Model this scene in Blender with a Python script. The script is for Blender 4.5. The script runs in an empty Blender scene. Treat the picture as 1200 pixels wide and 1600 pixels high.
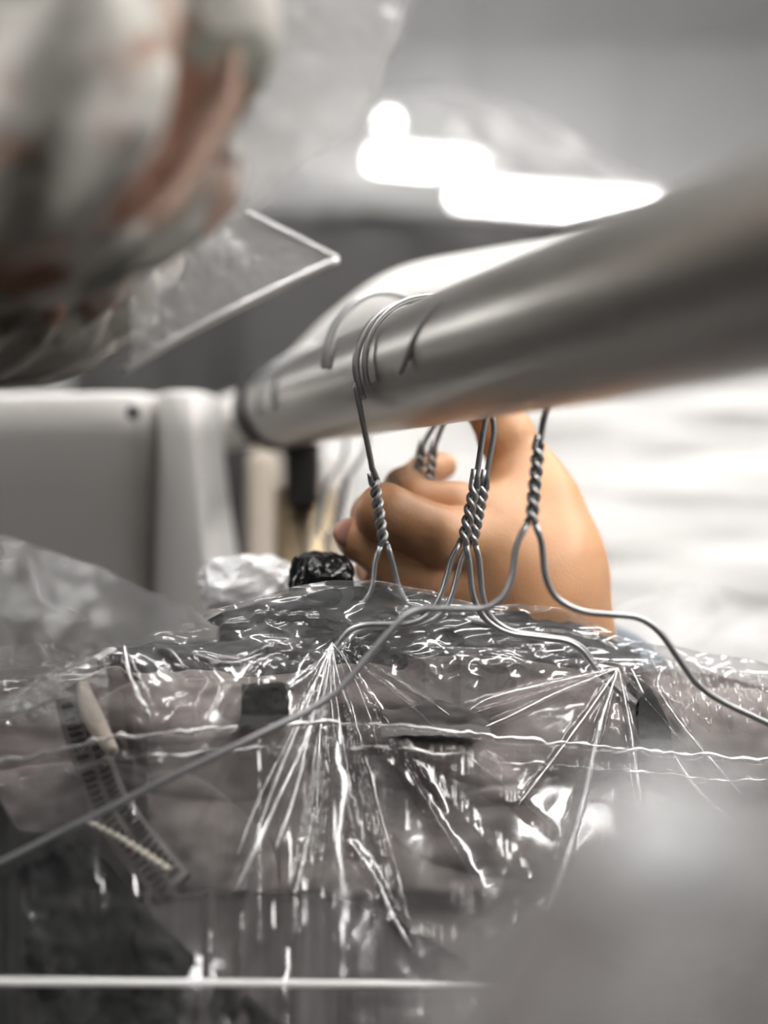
import bpy, bmesh, math, random
import numpy as np
from mathutils import Vector, Matrix

random.seed(4)
rng = np.random.RandomState(7)
SC = bpy.context.scene
COL = SC.collection
PI = math.pi
H = 1.50            # camera height (m)
F = 2400.0          # focal length in px of the 1200x1600 frame


# ------------------------------------------------------------------ helpers
def P(px, py, d):
    """pixel of the photograph at depth d -> point in the room"""
    return Vector(((px - 600.0) / F * d, d, H - (py - 800.0) / F * d))


def Pn(px, py, d):
    return np.stack([(px - 600.0) / F * d, d, H - (py - 800.0) / F * d], axis=-1)


def link(o, parent=None):
    COL.objects.link(o)
    if parent is not None:
        o.parent = parent
        o.matrix_parent_inverse = Matrix.Translation(-parent.location) if False else Matrix.Identity(4)
    return o


def obj(name, me, mat, parent=None, smooth=True):
    """one mesh object; parent is an Empty at P: child coordinates stay in the room"""
    if isinstance(me, bmesh.types.BMesh):
        bm = me
        me = bpy.data.meshes.new(name)
        bmesh.ops.recalc_face_normals(bm, faces=bm.faces)
        bm.to_mesh(me)
        bm.free()
    if smooth:
        me.polygons.foreach_set('use_smooth', [True] * len(me.polygons))
    if mat is not None:
        me.materials.clear()
        me.materials.append(mat)
    o = bpy.data.objects.new(name, me)
    COL.objects.link(o)
    if parent is not None:
        # keep room coordinates: the mesh is shifted into the space of its thing
        off = Vector((0, 0, 0))
        q = parent
        while q is not None:
            off += q.location
            q = q.parent
        me.transform(Matrix.Translation(-off))
        o.parent = parent
    return o


def tag(o, label, cat, group=None, kind=None):
    if label:
        o['label'] = label
    if cat:
        o['category'] = cat
    if group:
        o['group'] = group
    if kind:
        o['kind'] = kind
    return o


def thing(name, label, cat, loc, group=None):
    o = bpy.data.objects.new(name, None)
    o.empty_display_size = 0.02
    COL.objects.link(o)
    o.location = loc
    return tag(o, label, cat, group)


def structure(o):
    o['kind'] = 'structure'
    return o


def grid_mesh(name, A, closed=False):
    """A: (rows, cols, 3)"""
    n, m, _ = A.shape
    idx = np.arange(n * m).reshape(n, m)
    a, b, c, d = idx[:-1, :-1], idx[:-1, 1:], idx[1:, 1:], idx[1:, :-1]
    q = np.stack([a, d, c, b], -1).reshape(-1, 4)
    if closed:
        a, b, c, d = idx[:-1, -1], idx[:-1, 0], idx[1:, 0], idx[1:, -1]
        q = np.concatenate([q, np.stack([a, d, c, b], -1).reshape(-1, 4)])
    return raw_mesh(name, A.reshape(-1, 3), q)


def raw_mesh(name, V, Q):
    me = bpy.data.meshes.new(name)
    nq = len(Q)
    k = Q.shape[1]
    me.vertices.add(len(V))
    me.vertices.foreach_set('co', np.asarray(V, dtype=np.float32).ravel())
    me.loops.add(nq * k)
    me.loops.foreach_set('vertex_index', np.asarray(Q, dtype=np.int32).ravel())
    me.polygons.add(nq)
    me.polygons.foreach_set('loop_start', np.arange(0, nq * k, k, dtype=np.int32))
    me.polygons.foreach_set('loop_total', np.full(nq, k, dtype=np.int32))
    me.update(calc_edges=True)
    me.validate()
    return me


def smooth_path(pts, n=8):
    """Catmull-Rom through the points"""
    pts = [Vector(p) for p in pts]
    out = []
    for i in range(len(pts) - 1):
        p0 = pts[max(i - 1, 0)]
        p1, p2 = pts[i], pts[i + 1]
        p3 = pts[min(i + 2, len(pts) - 1)]
        for k in range(n):
            t = k / n
            t2, t3 = t * t, t * t * t
            out.append(0.5 * ((2 * p1) + (p2 - p0) * t + (2 * p0 - 5 * p1 + 4 * p2 - p3) * t2
                              + (3 * p1 - p0 - 3 * p2 + p3) * t3))
    out.append(pts[-1])
    return out


def round_path(pts, r, n=5):
    """polyline with its corners rounded off by r"""
    pts = [Vector(p) for p in pts]
    out = [pts[0]]
    for i in range(1, len(pts) - 1):
        a, b, c = pts[i - 1], pts[i], pts[i + 1]
        u, v = (a - b), (c - b)
        l = min(r, u.length * 0.48, v.length * 0.48)
        p, q = b + u.normalized() * l, b + v.normalized() * l
        for k in range(n + 1):
            t = k / n
            out.append(p * (1 - t) ** 2 + b * 2 * t * (1 - t) + q * t * t)
    out.append(pts[-1])
    return out


def tube_bm(path, rad, seg=14, bm=None, cap=True):
    bm = bm or bmesh.new()
    path = [Vector(p) for p in path]
    n = len(path)
    rads = rad if isinstance(rad, (list, tuple)) else [rad] * n
    T = []
    for i in range(n):
        t = path[min(i + 1, n - 1)] - path[max(i - 1, 0)]
        T.append(t.normalized() if t.length > 1e-9 else Vector((0, 0, 1)))
    up = Vector((0, 0, 1)) if abs(T[0].z) < 0.9 else Vector((1, 0, 0))
    N = (up - T[0] * up.dot(T[0])).normalized()
    rings = []
    for i in range(n):
        N = (N - T[i] * N.dot(T[i])).normalized()
        B = T[i].cross(N)
        rings.append([bm.verts.new(path[i] + (N * math.cos(2 * PI * k / seg) + B * math.sin(2 * PI * k / seg)) * rads[i])
                      for k in range(seg)])
    for i in range(n - 1):
        for k in range(seg):
            bm.faces.new((rings[i][k], rings[i][(k + 1) % seg], rings[i + 1][(k + 1) % seg], rings[i + 1][k]))
    if cap:
        bm.faces.new(rings[0][::-1])
        bm.faces.new(rings[-1])
    return bm


def box_bm(lo, hi, bm=None, bev=0.0):
    b2 = bmesh.new()
    bmesh.ops.create_cube(b2, size=1.0)
    lo, hi = Vector(lo), Vector(hi)
    for v in b2.verts:
        v.co = Vector(((lo.x + hi.x) / 2 + v.co.x * (hi.x - lo.x),
                       (lo.y + hi.y) / 2 + v.co.y * (hi.y - lo.y),
                       (lo.z + hi.z) / 2 + v.co.z * (hi.z - lo.z)))
    if bev > 0:
        bmesh.ops.bevel(b2, geom=b2.edges[:], offset=bev, segments=3, affect='EDGES', profile=0.5)
    if bm is None:
        return b2
    me = bpy.data.meshes.new('tmp')
    b2.to_mesh(me)
    b2.free()
    bm.from_mesh(me)
    bpy.data.meshes.remove(me)
    return bm


# ------------------------------------------------------------------ numpy noise
_perm = rng.permutation(512)
_perm = np.concatenate([_perm, _perm, _perm])
_gang = rng.rand(1536) * 2 * PI
_gx, _gy = np.cos(_gang), np.sin(_gang)


def perlin(x, y, seed=0):
    xi, yi = np.floor(x).astype(int), np.floor(y).astype(int)
    xf, yf = x - xi, y - yi
    u, v = xf * xf * xf * (xf * (xf * 6 - 15) + 10), yf * yf * yf * (yf * (yf * 6 - 15) + 10)

    def g(ix, iy, dx, dy):
        h = _perm[(_perm[(ix + seed * 37) & 511] + iy) & 511]
        return _gx[h] * dx + _gy[h] * dy
    a = g(xi, yi, xf, yf)
    b = g(xi + 1, yi, xf - 1, yf)
    c = g(xi, yi + 1, xf, yf - 1)
    d = g(xi + 1, yi + 1, xf - 1, yf - 1)
    return (a + (b - a) * u) * (1 - v) + (c + (d - c) * u) * v


def ridged(x, y, seed=0, octv=3):
    s, a = 0, 1.0
    for k in range(octv):
        s = s + a * (0.35 - np.abs(perlin(x, y, seed + k)))
        x, y, a = x * 2.03 + 11.3, y * 2.03 - 5.1, a * 0.5
    return s


def fbm(x, y, seed=0, octv=3):
    s, a = 0, 1.0
    for k in range(octv):
        s = s + a * perlin(x, y, seed + k)
        x, y, a = x * 2.03 + 3.3, y * 2.03 - 7.7, a * 0.5
    return s


def seg_dist(px, py, a, b):
    ax, ay = a
    bx, by = b
    dx, dy = bx - ax, by - ay
    L2 = dx * dx + dy * dy
    t = np.clip(((px - ax) * dx + (py - ay) * dy) / L2, 0, 1)
    return np.hypot(px - ax - t * dx, py - ay - t * dy), t


def fold(px, py, pts, w, a, w2=None, taper=True, crisp=1.0, wob=0.0, seed=0):
    """a raised crease along a polyline: width w..w2, height a"""
    pts = [tuple(p) for p in pts]
    L = [math.dist(pts[i], pts[i + 1]) for i in range(len(pts) - 1)]
    tot = sum(L)
    best = np.full(px.shape, 1e9)
    bt = np.zeros(px.shape)
    acc = 0
    if wob:
        px = px + wob * perlin(py / 17.0, px / 60.0, seed)
        py = py + wob * perlin(px / 17.0, py / 60.0, seed + 1)
    for i in range(len(L)):
        d, t = seg_dist(px, py, pts[i], pts[i + 1])
        m = d < best
        best = np.where(m, d, best)
        bt = np.where(m, (acc + t * L[i]) / tot, bt)
        acc += L[i]
    w2 = w if w2 is None else w2
    ww = w + (w2 - w) * bt
    prof = np.exp(-np.power(best / ww, 2 * crisp))
    amp = a * (np.clip(4 * bt, 0.25, 1) * np.clip((1 - bt) * 5, 0, 1) if taper else 1.0)
    return amp * prof


def bump(px, py, cx, cy, rx, ry, rot, a, pw=2.0):
    c, s = math.cos(rot), math.sin(rot)
    u = ((px - cx) * c + (py - cy) * s) / rx
    v = (-(px - cx) * s + (py - cy) * c) / ry
    r = np.power(np.abs(u), pw) + np.power(np.abs(v), pw)
    return a * np.sqrt(np.clip(1 - r, 0, 1))


def interp(px, pts):
    xs = [p[0] for p in pts]
    ys = [p[1] for p in pts]
    return np.interp(px, xs, ys)


def sinterp(px, pts, sm=25):
    """smoothed interpolation"""
    o = 0
    for k in (-1, -0.5, 0, 0.5, 1):
        o = o + interp(px + k * sm, pts)
    return o / 5


# ------------------------------------------------------------------ materials
def new_mat(name):
    m = bpy.data.materials.new(name)
    m.use_nodes = True
    nt = m.node_tree
    nt.nodes.clear()
    out = nt.nodes.new('ShaderNodeOutputMaterial')
    return m, nt, out


def N(nt, t, **kw):
    n = nt.nodes.new(t)
    for k, v in kw.items():
        if k in n.inputs.keys():
            n.inputs[k].default_value = v
        else:
            setattr(n, k, v)
    return n


def rgba(c):
    return (c[0], c[1], c[2], 1.0)


def cloth(name, c1, c2=None, scale=60, rough=0.85, bumps=0.15, weave=900, sheen=0.2):
    m, nt, out = new_mat(name)
    c2 = c2 or tuple(x * 0.8 for x in c1)
    b = N(nt, 'ShaderNodeBsdfPrincipled', Roughness=rough)
    b.inputs['Sheen Weight'].default_value = sheen
    tc = N(nt, 'ShaderNodeTexCoord')
    no = N(nt, 'ShaderNodeTexNoise', Scale=scale, Detail=4.0)
    nt.links.new(tc.outputs['Object'], no.inputs['Vector'])
    mx = N(nt, 'ShaderNodeMix', data_type='RGBA')
    mx.inputs[6].default_value = rgba(c1)
    mx.inputs[7].default_value = rgba(c2)
    nt.links.new(no.outputs['Fac'], mx.inputs[0])
    nt.links.new(mx.outputs[2], b.inputs['Base Color'])
    wv = N(nt, 'ShaderNodeTexNoise', Scale=weave, Detail=2.0)
    nt.links.new(tc.outputs['Object'], wv.inputs['Vector'])
    bp = N(nt, 'ShaderNodeBump', Strength=bumps, Distance=0.0006)
    nt.links.new(wv.outputs['Fac'], bp.inputs['Height'])
    nt.links.new(bp.outputs['Normal'], b.inputs['Normal'])
    nt.links.new(b.outputs[0], out.inputs[0])
    return m


def metal(name, col, rough, noise=0.05, bumps=0.05, scale=400, stretch=None):
    m, nt, out = new_mat(name)
    b = N(nt, 'ShaderNodeBsdfPrincipled', Metallic=1.0, Roughness=rough)
    b.inputs['Base Color'].default_value = rgba(col)
    tc = N(nt, 'ShaderNodeTexCoord')
    mp = N(nt, 'ShaderNodeMapping')
    if stretch:
        mp.inputs['Scale'].default_value = stretch
    nt.links.new(tc.outputs['Object'], mp.inputs['Vector'])
    no = N(nt, 'ShaderNodeTexNoise', Scale=scale, Detail=3.0)
    nt.links.new(mp.outputs[0], no.inputs['Vector'])
    mr = N(nt, 'ShaderNodeMapRange')
    mr.inputs['To Min'].default_value = rough - noise
    mr.inputs['To Max'].default_value = rough + noise
    nt.links.new(no.outputs['Fac'], mr.inputs['Value'])
    nt.links.new(mr.outputs[0], b.inputs['Roughness'])
    bp = N(nt, 'ShaderNodeBump', Strength=bumps, Distance=0.0005)
    nt.links.new(no.outputs['Fac'], bp.inputs['Height'])
    nt.links.new(bp.outputs['Normal'], b.inputs['Normal'])
    nt.links.new(b.outputs[0], out.inputs[0])
    return m


def film(name, haze=0.05, gloss=2.2, rough=0.05, tint=(0.96, 0.96, 0.96), bscale=220, bstr=0.35, hazecol=(0.9, 0.89, 0.88),
         bdist=0.0012):
    """clear polythene: see-through, glossy at every crease, a little milky"""
    m, nt, out = new_mat(name)
    tr = N(nt, 'ShaderNodeBsdfTransparent')
    tr.inputs['Color'].default_value = rgba(tint)
    gl = N(nt, 'ShaderNodeBsdfGlossy', Roughness=rough)
    gl.inputs['Color'].default_value = (1, 1, 1, 1)
    df = N(nt, 'ShaderNodeBsdfDiffuse')
    df.inputs['Color'].default_value = rgba(hazecol)
    tl = N(nt, 'ShaderNodeBsdfTranslucent')
    tl.inputs['Color'].default_value = rgba(hazecol)
    tc = N(nt, 'ShaderNodeTexCoord')
    n1 = N(nt, 'ShaderNodeTexNoise', Scale=bscale, Detail=3.0, Roughness=0.6)
    n1.inputs['Distortion'].default_value = 0.6
    nt.links.new(tc.outputs['Object'], n1.inputs['Vector'])
    ab = N(nt, 'ShaderNodeMath', operation='SUBTRACT')
    ab.inputs[1].default_value = 0.5
    nt.links.new(n1.outputs['Fac'], ab.inputs[0])
    a2 = N(nt, 'ShaderNodeMath', operation='ABSOLUTE')
    nt.links.new(ab.outputs[0], a2.inputs[0])
    bp = N(nt, 'ShaderNodeBump', Strength=bstr, Distance=bdist)
    nt.links.new(a2.outputs[0], bp.inputs['Height'])
    nt.links.new(bp.outputs['Normal'], gl.inputs['Normal'])
    lw = N(nt, 'ShaderNodeLayerWeight', Blend=0.5)
    nt.links.new(bp.outputs['Normal'], lw.inputs['Normal'])
    pw = N(nt, 'ShaderNodeMath', operation='POWER')
    pw.inputs[1].default_value = 4.0
    nt.links.new(lw.outputs['Facing'], pw.inputs[0])
    mu = N(nt, 'ShaderNodeMath', operation='MULTIPLY_ADD', use_clamp=True)
    mu.inputs[1].default_value = 0.75
    mu.inputs[2].default_value = 0.045 * gloss
    nt.links.new(pw.outputs[0], mu.inputs[0])
    m0 = N(nt, 'ShaderNodeMixShader')
    m0.inputs[0].default_value = 0.5
    nt.links.new(df.outputs[0], m0.inputs[1])
    nt.links.new(tl.outputs[0], m0.inputs[2])
    m1 = N(nt, 'ShaderNodeMixShader')
    m1.inputs[0].default_value = haze
    nt.links.new(tr.outputs[0], m1.inputs[1])
    nt.links.new(m0.outputs[0], m1.inputs[2])
    m2 = N(nt, 'ShaderNodeMixShader')
    nt.links.new(mu.outputs[0], m2.inputs[0])
    nt.links.new(m1.outputs[0], m2.inputs[1])
    nt.links.new(gl.outputs[0], m2.inputs[2])
    nt.links.new(m2.outputs[0], out.inputs[0])
    return m


def plain(name, col, rough=0.6, spec=0.5, noise=None):
    m, nt, out = new_mat(name)
    b = N(nt, 'ShaderNodeBsdfPrincipled', Roughness=rough)
    b.inputs['Base Color'].default_value = rgba(col)
    b.inputs['Specular IOR Level'].default_value = spec
    if noise:
        tc = N(nt, 'ShaderNodeTexCoord')
        no = N(nt, 'ShaderNodeTexNoise', Scale=noise, Detail=4.0)
        nt.links.new(tc.outputs['Object'], no.inputs['Vector'])
        cr = N(nt, 'ShaderNodeValToRGB')
        cr.color_ramp.elements[0].color = rgba(tuple(x * 0.9 for x in col))
        cr.color_ramp.elements[1].color = rgba(tuple(min(1, x * 1.08) for x in col))
        nt.links.new(no.outputs['Fac'], cr.inputs[0])
        nt.links.new(cr.outputs[0], b.inputs['Base Color'])
    nt.links.new(b.outputs[0], out.inputs[0])
    return m


def emit(name, col, s):
    m, nt, out = new_mat(name)
    e = N(nt, 'ShaderNodeEmission', Strength=s)
    e.inputs['Color'].default_value = rgba(col)
    nt.links.new(e.outputs[0], out.inputs[0])
    return m


def skin_mat():
    m, nt, out = new_mat('skin')
    b = N(nt, 'ShaderNodeBsdfPrincipled', Roughness=0.42)
    tc = N(nt, 'ShaderNodeTexCoord')
    no = N(nt, 'ShaderNodeTexNoise', Scale=45, Detail=5.0)
    nt.links.new(tc.outputs['Object'], no.inputs['Vector'])
    mx = N(nt, 'ShaderNodeMix', data_type='RGBA')
    mx.inputs[6].default_value = (0.60, 0.31, 0.155, 1)
    mx.inputs[7].default_value = (0.68, 0.38, 0.21, 1)
    nt.links.new(no.outputs['Fac'], mx.inputs[0])
    nt.links.new(mx.outputs[2], b.inputs['Base Color'])
    b.inputs['Subsurface Weight'].default_value = 0.25
    b.inputs['Subsurface Radius'].default_value = (0.010, 0.004, 0.002)
    b.inputs['Subsurface Scale'].default_value = 0.5
    n2 = N(nt, 'ShaderNodeTexVoronoi', Scale=900)
    nt.links.new(tc.outputs['Object'], n2.inputs['Vector'])
    bp = N(nt, 'ShaderNodeBump', Strength=0.12, Distance=0.0004)
    nt.links.new(n2.outputs['Distance'], bp.inputs['Height'])
    nt.links.new(bp.outputs['Normal'], b.inputs['Normal'])
    nt.links.new(b.outputs[0], out.inputs[0])
    return m


def floral_mat():
    m, nt, out = new_mat('floral_print')
    b = N(nt, 'ShaderNodeBsdfPrincipled', Roughness=0.8)
    tc = N(nt, 'ShaderNodeTexCoord')
    n0 = N(nt, 'ShaderNodeTexNoise', Scale=42, Detail=3.0)
    nt.links.new(tc.outputs['Object'], n0.inputs['Vector'])
    ad = N(nt, 'ShaderNodeMix', data_type='RGBA', blend_type='ADD')
    ad.inputs[0].default_value = 0.012
    nt.links.new(tc.outputs['Object'], ad.inputs[6])
    nt.links.new(n0.outputs['Color'], ad.inputs[7])
    base = (0.80, 0.76, 0.70, 1)
    prev = base
    first = None
    for k, (col, sc, lo, hi) in enumerate([((0.26, 0.26, 0.22, 1), 34, 0.50, 0.56), ((0.58, 0.55, 0.50, 1), 60, 0.48, 0.55),
                                           ((0.27, 0.14, 0.095, 1), 25, 0.555, 0.62), ((0.55, 0.37, 0.29, 1), 38, 0.60, 0.66)]):
        nz = N(nt, 'ShaderNodeTexNoise', Scale=sc, Detail=2.5)
        mp = N(nt, 'ShaderNodeMapping')
        mp.inputs['Location'].default_value = (k * 3.7, k * 1.9, k * 5.1)
        nt.links.new(ad.outputs[2], mp.inputs['Vector'])
        nt.links.new(mp.outputs[0], nz.inputs['Vector'])
        mr = N(nt, 'ShaderNodeMapRange')
        mr.inputs['From Min'].default_value = lo
        mr.inputs['From Max'].default_value = hi
        nt.links.new(nz.outputs['Fac'], mr.inputs['Value'])
        mx = N(nt, 'ShaderNodeMix', data_type='RGBA')
        nt.links.new(mr.outputs[0], mx.inputs[0])
        if first is None:
            mx.inputs[6].default_value = base
            first = mx
        else:
            nt.links.new(prev.outputs[2], mx.inputs[6])
        mx.inputs[7].default_value = col
        prev = mx
    nt.links.new(prev.outputs[2], b.inputs['Base Color'])
    nt.links.new(b.outputs[0], out.inputs[0])
    return m


M = {
    'steel': metal('brushed_steel', (0.48, 0.46, 0.435), 0.35, 0.06, 0.06, 90, (1, 0.12, 1)),
    'wire': metal('galvanised_wire', (0.43, 0.435, 0.44), 0.42, 0.05, 0.08, 900),
    'wire_tip': metal('cut_wire', (0.55, 0.55, 0.55), 0.3),
    'bar': plain('glint_white_bar', (0.85, 0.84, 0.82), 0.25, 0.8),  # bare wire painted white for the strong reflection along it
    'enamel': plain('white_enamel', (0.80, 0.78, 0.75), 0.3, 0.6),
    'rubber': plain('black_rubber', (0.02, 0.02, 0.02), 0.6),
    'tanpost': metal('tan_post', (0.42, 0.33, 0.22), 0.45),
    'skin': skin_mat(),
    'nail': plain('fingernail', (0.62, 0.33, 0.27), 0.25),
    'sleeve': cloth('blue_grey_sleeve', (0.13, 0.16, 0.19)),
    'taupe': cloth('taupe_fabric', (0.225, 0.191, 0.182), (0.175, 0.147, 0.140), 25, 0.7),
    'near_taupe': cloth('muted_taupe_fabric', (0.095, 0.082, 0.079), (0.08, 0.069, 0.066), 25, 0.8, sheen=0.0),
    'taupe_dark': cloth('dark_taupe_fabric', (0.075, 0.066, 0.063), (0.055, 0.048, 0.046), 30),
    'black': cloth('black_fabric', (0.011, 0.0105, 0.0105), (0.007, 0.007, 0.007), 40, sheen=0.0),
    'charcoal': cloth('charcoal_fabric', (0.06, 0.062, 0.065), (0.04, 0.041, 0.043), 30),
    'beige': cloth('beige_trim', (0.50, 0.43, 0.36), None, 60),
    'tape': cloth('zip_tape', (0.15, 0.135, 0.128), None, 60),
    'teeth': plain('zip_teeth', (0.035, 0.033, 0.031), 0.35),
    'cream': plain('cream_beads', (0.62, 0.58, 0.50), 0.4),
    'white_fabric': cloth('white_fabric', (0.66, 0.635, 0.61), (0.60, 0.575, 0.55), 8, 0.8),
    'white_shade': cloth('shaded_white_fabric', (0.36, 0.34, 0.335), (0.32, 0.30, 0.295), 8, 0.8),  # shaded copy of the white fabric, on no object
    'snap': plain('dark_snap', (0.03, 0.03, 0.035), 0.3),
    'floral': floral_mat(),
    'piping': cloth('brown_piping', (0.34, 0.22, 0.16), None, 60),
    'dark_grey': cloth('dark_grey_fabric', (0.060, 0.058, 0.058), (0.045, 0.043, 0.043), 10),
    'white_wrap': cloth('white_wrapped_cloth', (0.66, 0.645, 0.63), (0.60, 0.585, 0.57), 6, 0.6),
    'wall': plain('wall_paint', (0.78, 0.78, 0.78), 0.9, 0.2, 3),
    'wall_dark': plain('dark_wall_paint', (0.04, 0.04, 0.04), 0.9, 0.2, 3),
    'ceiling': plain('ceiling_paint', (0.75, 0.75, 0.75), 0.9, 0.2, 3),
    'floor': plain('grey_floor', (0.10, 0.097, 0.094), 0.5, 0.4, 6),
    'lamp': emit('fluorescent_tube', (1.0, 0.985, 0.96), 42.0),
    'housing': plain('lamp_housing', (0.7, 0.7, 0.7), 0.4),
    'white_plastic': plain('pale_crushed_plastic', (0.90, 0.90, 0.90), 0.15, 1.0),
    'film': film('clear_film', haze=0.010, rough=0.13, gloss=1.9, bscale=90, bstr=0.03),
    'film_front': film('clear_film_creased', haze=0.012, gloss=1.0, rough=0.11, bscale=90, bstr=0.03),
    'film_crumple': film('crumpled_film', haze=0.07, gloss=1.9, rough=0.12, bscale=80, bstr=0.05),
    'film_milky': film('milky_film', haze=0.48, gloss=1.0, rough=0.2, bscale=40, bstr=0.05),
    'film_near': film('near_film', haze=0.03, gloss=0.7, rough=0.30, bscale=60, bstr=0.05),
    'film_grey': film('grey_hazy_film', haze=0.40, gloss=1.0, rough=0.3, tint=(0.8, 0.79, 0.78), hazecol=(0.26, 0.25, 0.245), bscale=30, bstr=0.02),
    'film_silver': film('silvery_film', haze=0.75, gloss=11.0, rough=0.22, bscale=160, bstr=0.3),
    'film_black': None,
}
m_, nt_, out_ = new_mat('black_film')
b_ = N(nt_, 'ShaderNodeBsdfPrincipled', Roughness=0.22)
b_.inputs['Base Color'].default_value = (0.008, 0.008, 0.009, 1)
nt_.links.new(b_.outputs[0], out_.inputs[0])
M['film_black'] = m_
M['film_dome'] = film('dome_film', haze=0.40, gloss=1.5, rough=0.1, bscale=30, bstr=0.05)
M['crease'] = film('creased_film', haze=0.45, gloss=14.0, rough=0.25, bscale=500, bstr=0.25)

# ------------------------------------------------------------------ the room
RX0, RX1, RY0, RY1, RZ = -2.4, 2.4, -2.2, 4.6, 2.9
structure(obj('floor', box_bm((RX0 - .1, RY0 - .1, -0.1), (RX1 + .1, RY1 + .1, 0)), M['floor'], smooth=False))
structure(obj('ceiling', box_bm((RX0 - .1, RY0 - .1, RZ), (RX1 + .1, RY1 + .1, RZ + .1)), M['ceiling'], smooth=False))
structure(obj('wall_back', box_bm((RX0 - .1, RY1, 0), (RX1 + .1, RY1 + .1, RZ)), M['wall'], smooth=False))
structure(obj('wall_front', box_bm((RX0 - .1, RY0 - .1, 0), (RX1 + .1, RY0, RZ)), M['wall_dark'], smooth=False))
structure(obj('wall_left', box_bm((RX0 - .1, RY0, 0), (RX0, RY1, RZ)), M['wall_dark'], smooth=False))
structure(obj('wall_right', box_bm((RX1, RY0, 0), (RX1 + .1, RY1, RZ)), M['wall'], smooth=False))


def lamp(label, a, b, r=0.014, drop=0.05, rod=True):
    a, b = Vector(a), Vector(b)
    mid = (a + b) / 2
    t = thing('fluorescent_lamp', label, 'lamp', mid, 'fluorescent lamps')
    up = Vector((0, 0, drop))
    d = (b - a).normalized()
    s = d.cross(Vector((0, 0, 1))).normalized()
    bm = bmesh.new()
    vs = []
    for e in (a - d * .03, b + d * .03):
        for q in ((-.045, .0), (-.03, .035), (.03, .035), (.045, .0)):
            vs.append(bm.verts.new(e + up * 0.55 + s * q[0] + Vector((0, 0, q[1]))))
    for k in range(4):
        bm.faces.new((vs[k], vs[(k + 1) % 4], vs[4 + (k + 1) % 4], vs[4 + k]))
    bm.faces.new(vs[:4][::-1])
    bm.faces.new(vs[4:])
    obj('housing', bm, M['housing'], t, smooth=False)
    obj('tube', tube_bm([a, b], r, 12), M['lamp'], t)
    for e in (a, b):
        obj('socket', tube_bm([e - d * .012, e + d * .012], r * 1.25, 12), M['housing'], t)
    if rod:
        for f in (0.15, 0.85):
            p = a.lerp(b, f) + up * 0.55 + Vector((0, 0, .03))
            obj('hanging_rod', tube_bm([p, (p.x, p.y, RZ)], 0.006, 8), M['housing'], t)
    return t


lamp('fluorescent tube lamp high above the rail, nearest overhead', (-0.45, -0.35, 2.6), (0.65, -0.35, 2.6), 0.018)
lamp('fluorescent tube lamp straight above the wire hangers', (-0.5, 0.25, 2.6), (0.7, 0.25, 2.6), 0.018)
lamp('fluorescent tube lamp overhead behind the hanger rail', (-0.60, 0.75, 2.6), (1.0, 0.78, 2.6), 0.018)
lamp('fluorescent tube lamp running above the white wrapped laundry', (0.7, 1.3, 2.6), (1.5, 1.5, 2.6), 0.018)
lamp('unseen fill lamp added to the right of the rail', (0.82, -0.3, 2.1), (0.82, 0.7, 2.1), 0.018)  # unseen lamp added to brighten the white cover's right fold and the hand
lamp('unseen fill lamp added at the far left of the room', (-1.9, 2.0, 2.2), (-1.9, 3.6, 2.2), 0.013)  # unseen lamp added to brighten the back wall and the rail
lamp('unseen fill lamp added near the left shoulder of the viewer', (-1.15, -0.35, 1.95), (-0.75, -0.95, 1.95), 0.03)  # unseen lamp added low and close to brighten the floral garments
lamp('added far tube standing in for the left of two lamp reflections in film', P(575, 250, 4.0), P(762, 267, 4.0), 0.017)  # glowing tube added in place of a lamp reflection in the hung film
lamp('added far tube standing in for the right of two lamp reflections in film', P(702, 306, 3.7), P(1036, 332, 3.7), 0.017)  # second added tube, likewise in place of a reflection in the film

BL = thing('glint_bulb', 'added far bulb standing in for a round glint in the film', 'lamp', P(607, 192, 4.0))  # glowing bulb with cap and cord, added in place of a film glint
bm = bmesh.new()
bmesh.ops.create_uvsphere(bm, u_segments=24, v_segments=16, radius=0.018, matrix=Matrix.Translation(P(607, 192, 4.0)))
obj('bulb', bm, M['lamp'], BL)
q_ = P(607, 192, 4.0)
obj('cap', tube_bm([q_ + Vector((0, 0, .028)), q_ + Vector((0, 0, .075))], 0.016, 16), M['housing'], BL)
obj('cord', tube_bm([q_ + Vector((0, 0, .07)), (q_.x, q_.y, RZ)], 0.004, 8), M['housing'], BL)

# ------------------------------------------------------------------ the rail
RD = Vector((-0.2344, 0.9720, 0.0173)).normalized()
R_AT = Vector((0.070, 0.281, H + 0.045))
RR = 0.0205
E1 = Vector((0.9720, 0.2344, 0)).normalized()
E2 = RD.cross(E1)
if E2.z < 0:
    E2 = -E2


def rail(d):
    return R_AT + RD * ((d - R_AT.y) / RD.y)


rt = thing('hanging_rail', 'brushed steel garment rail running from near right to far left', 'rail', (rail(0.8).x, 0.8, 0))
obj('tube', tube_bm([rail(-0.75 + 1.548 * k / 40) for k in range(41)], RR, 64), M['steel'], rt)
obj('far_tube', tube_bm([rail(0.80), rail(1.5)], 0.0165, 48), M['enamel'], rt)
bm = tube_bm([rail(0.783), rail(0.786), rail(0.806), rail(0.809)], [RR + .0005, RR + .0025, RR + .0025, RR + .0005], 48)
obj('collar', bm, M['rubber'], rt)
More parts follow.
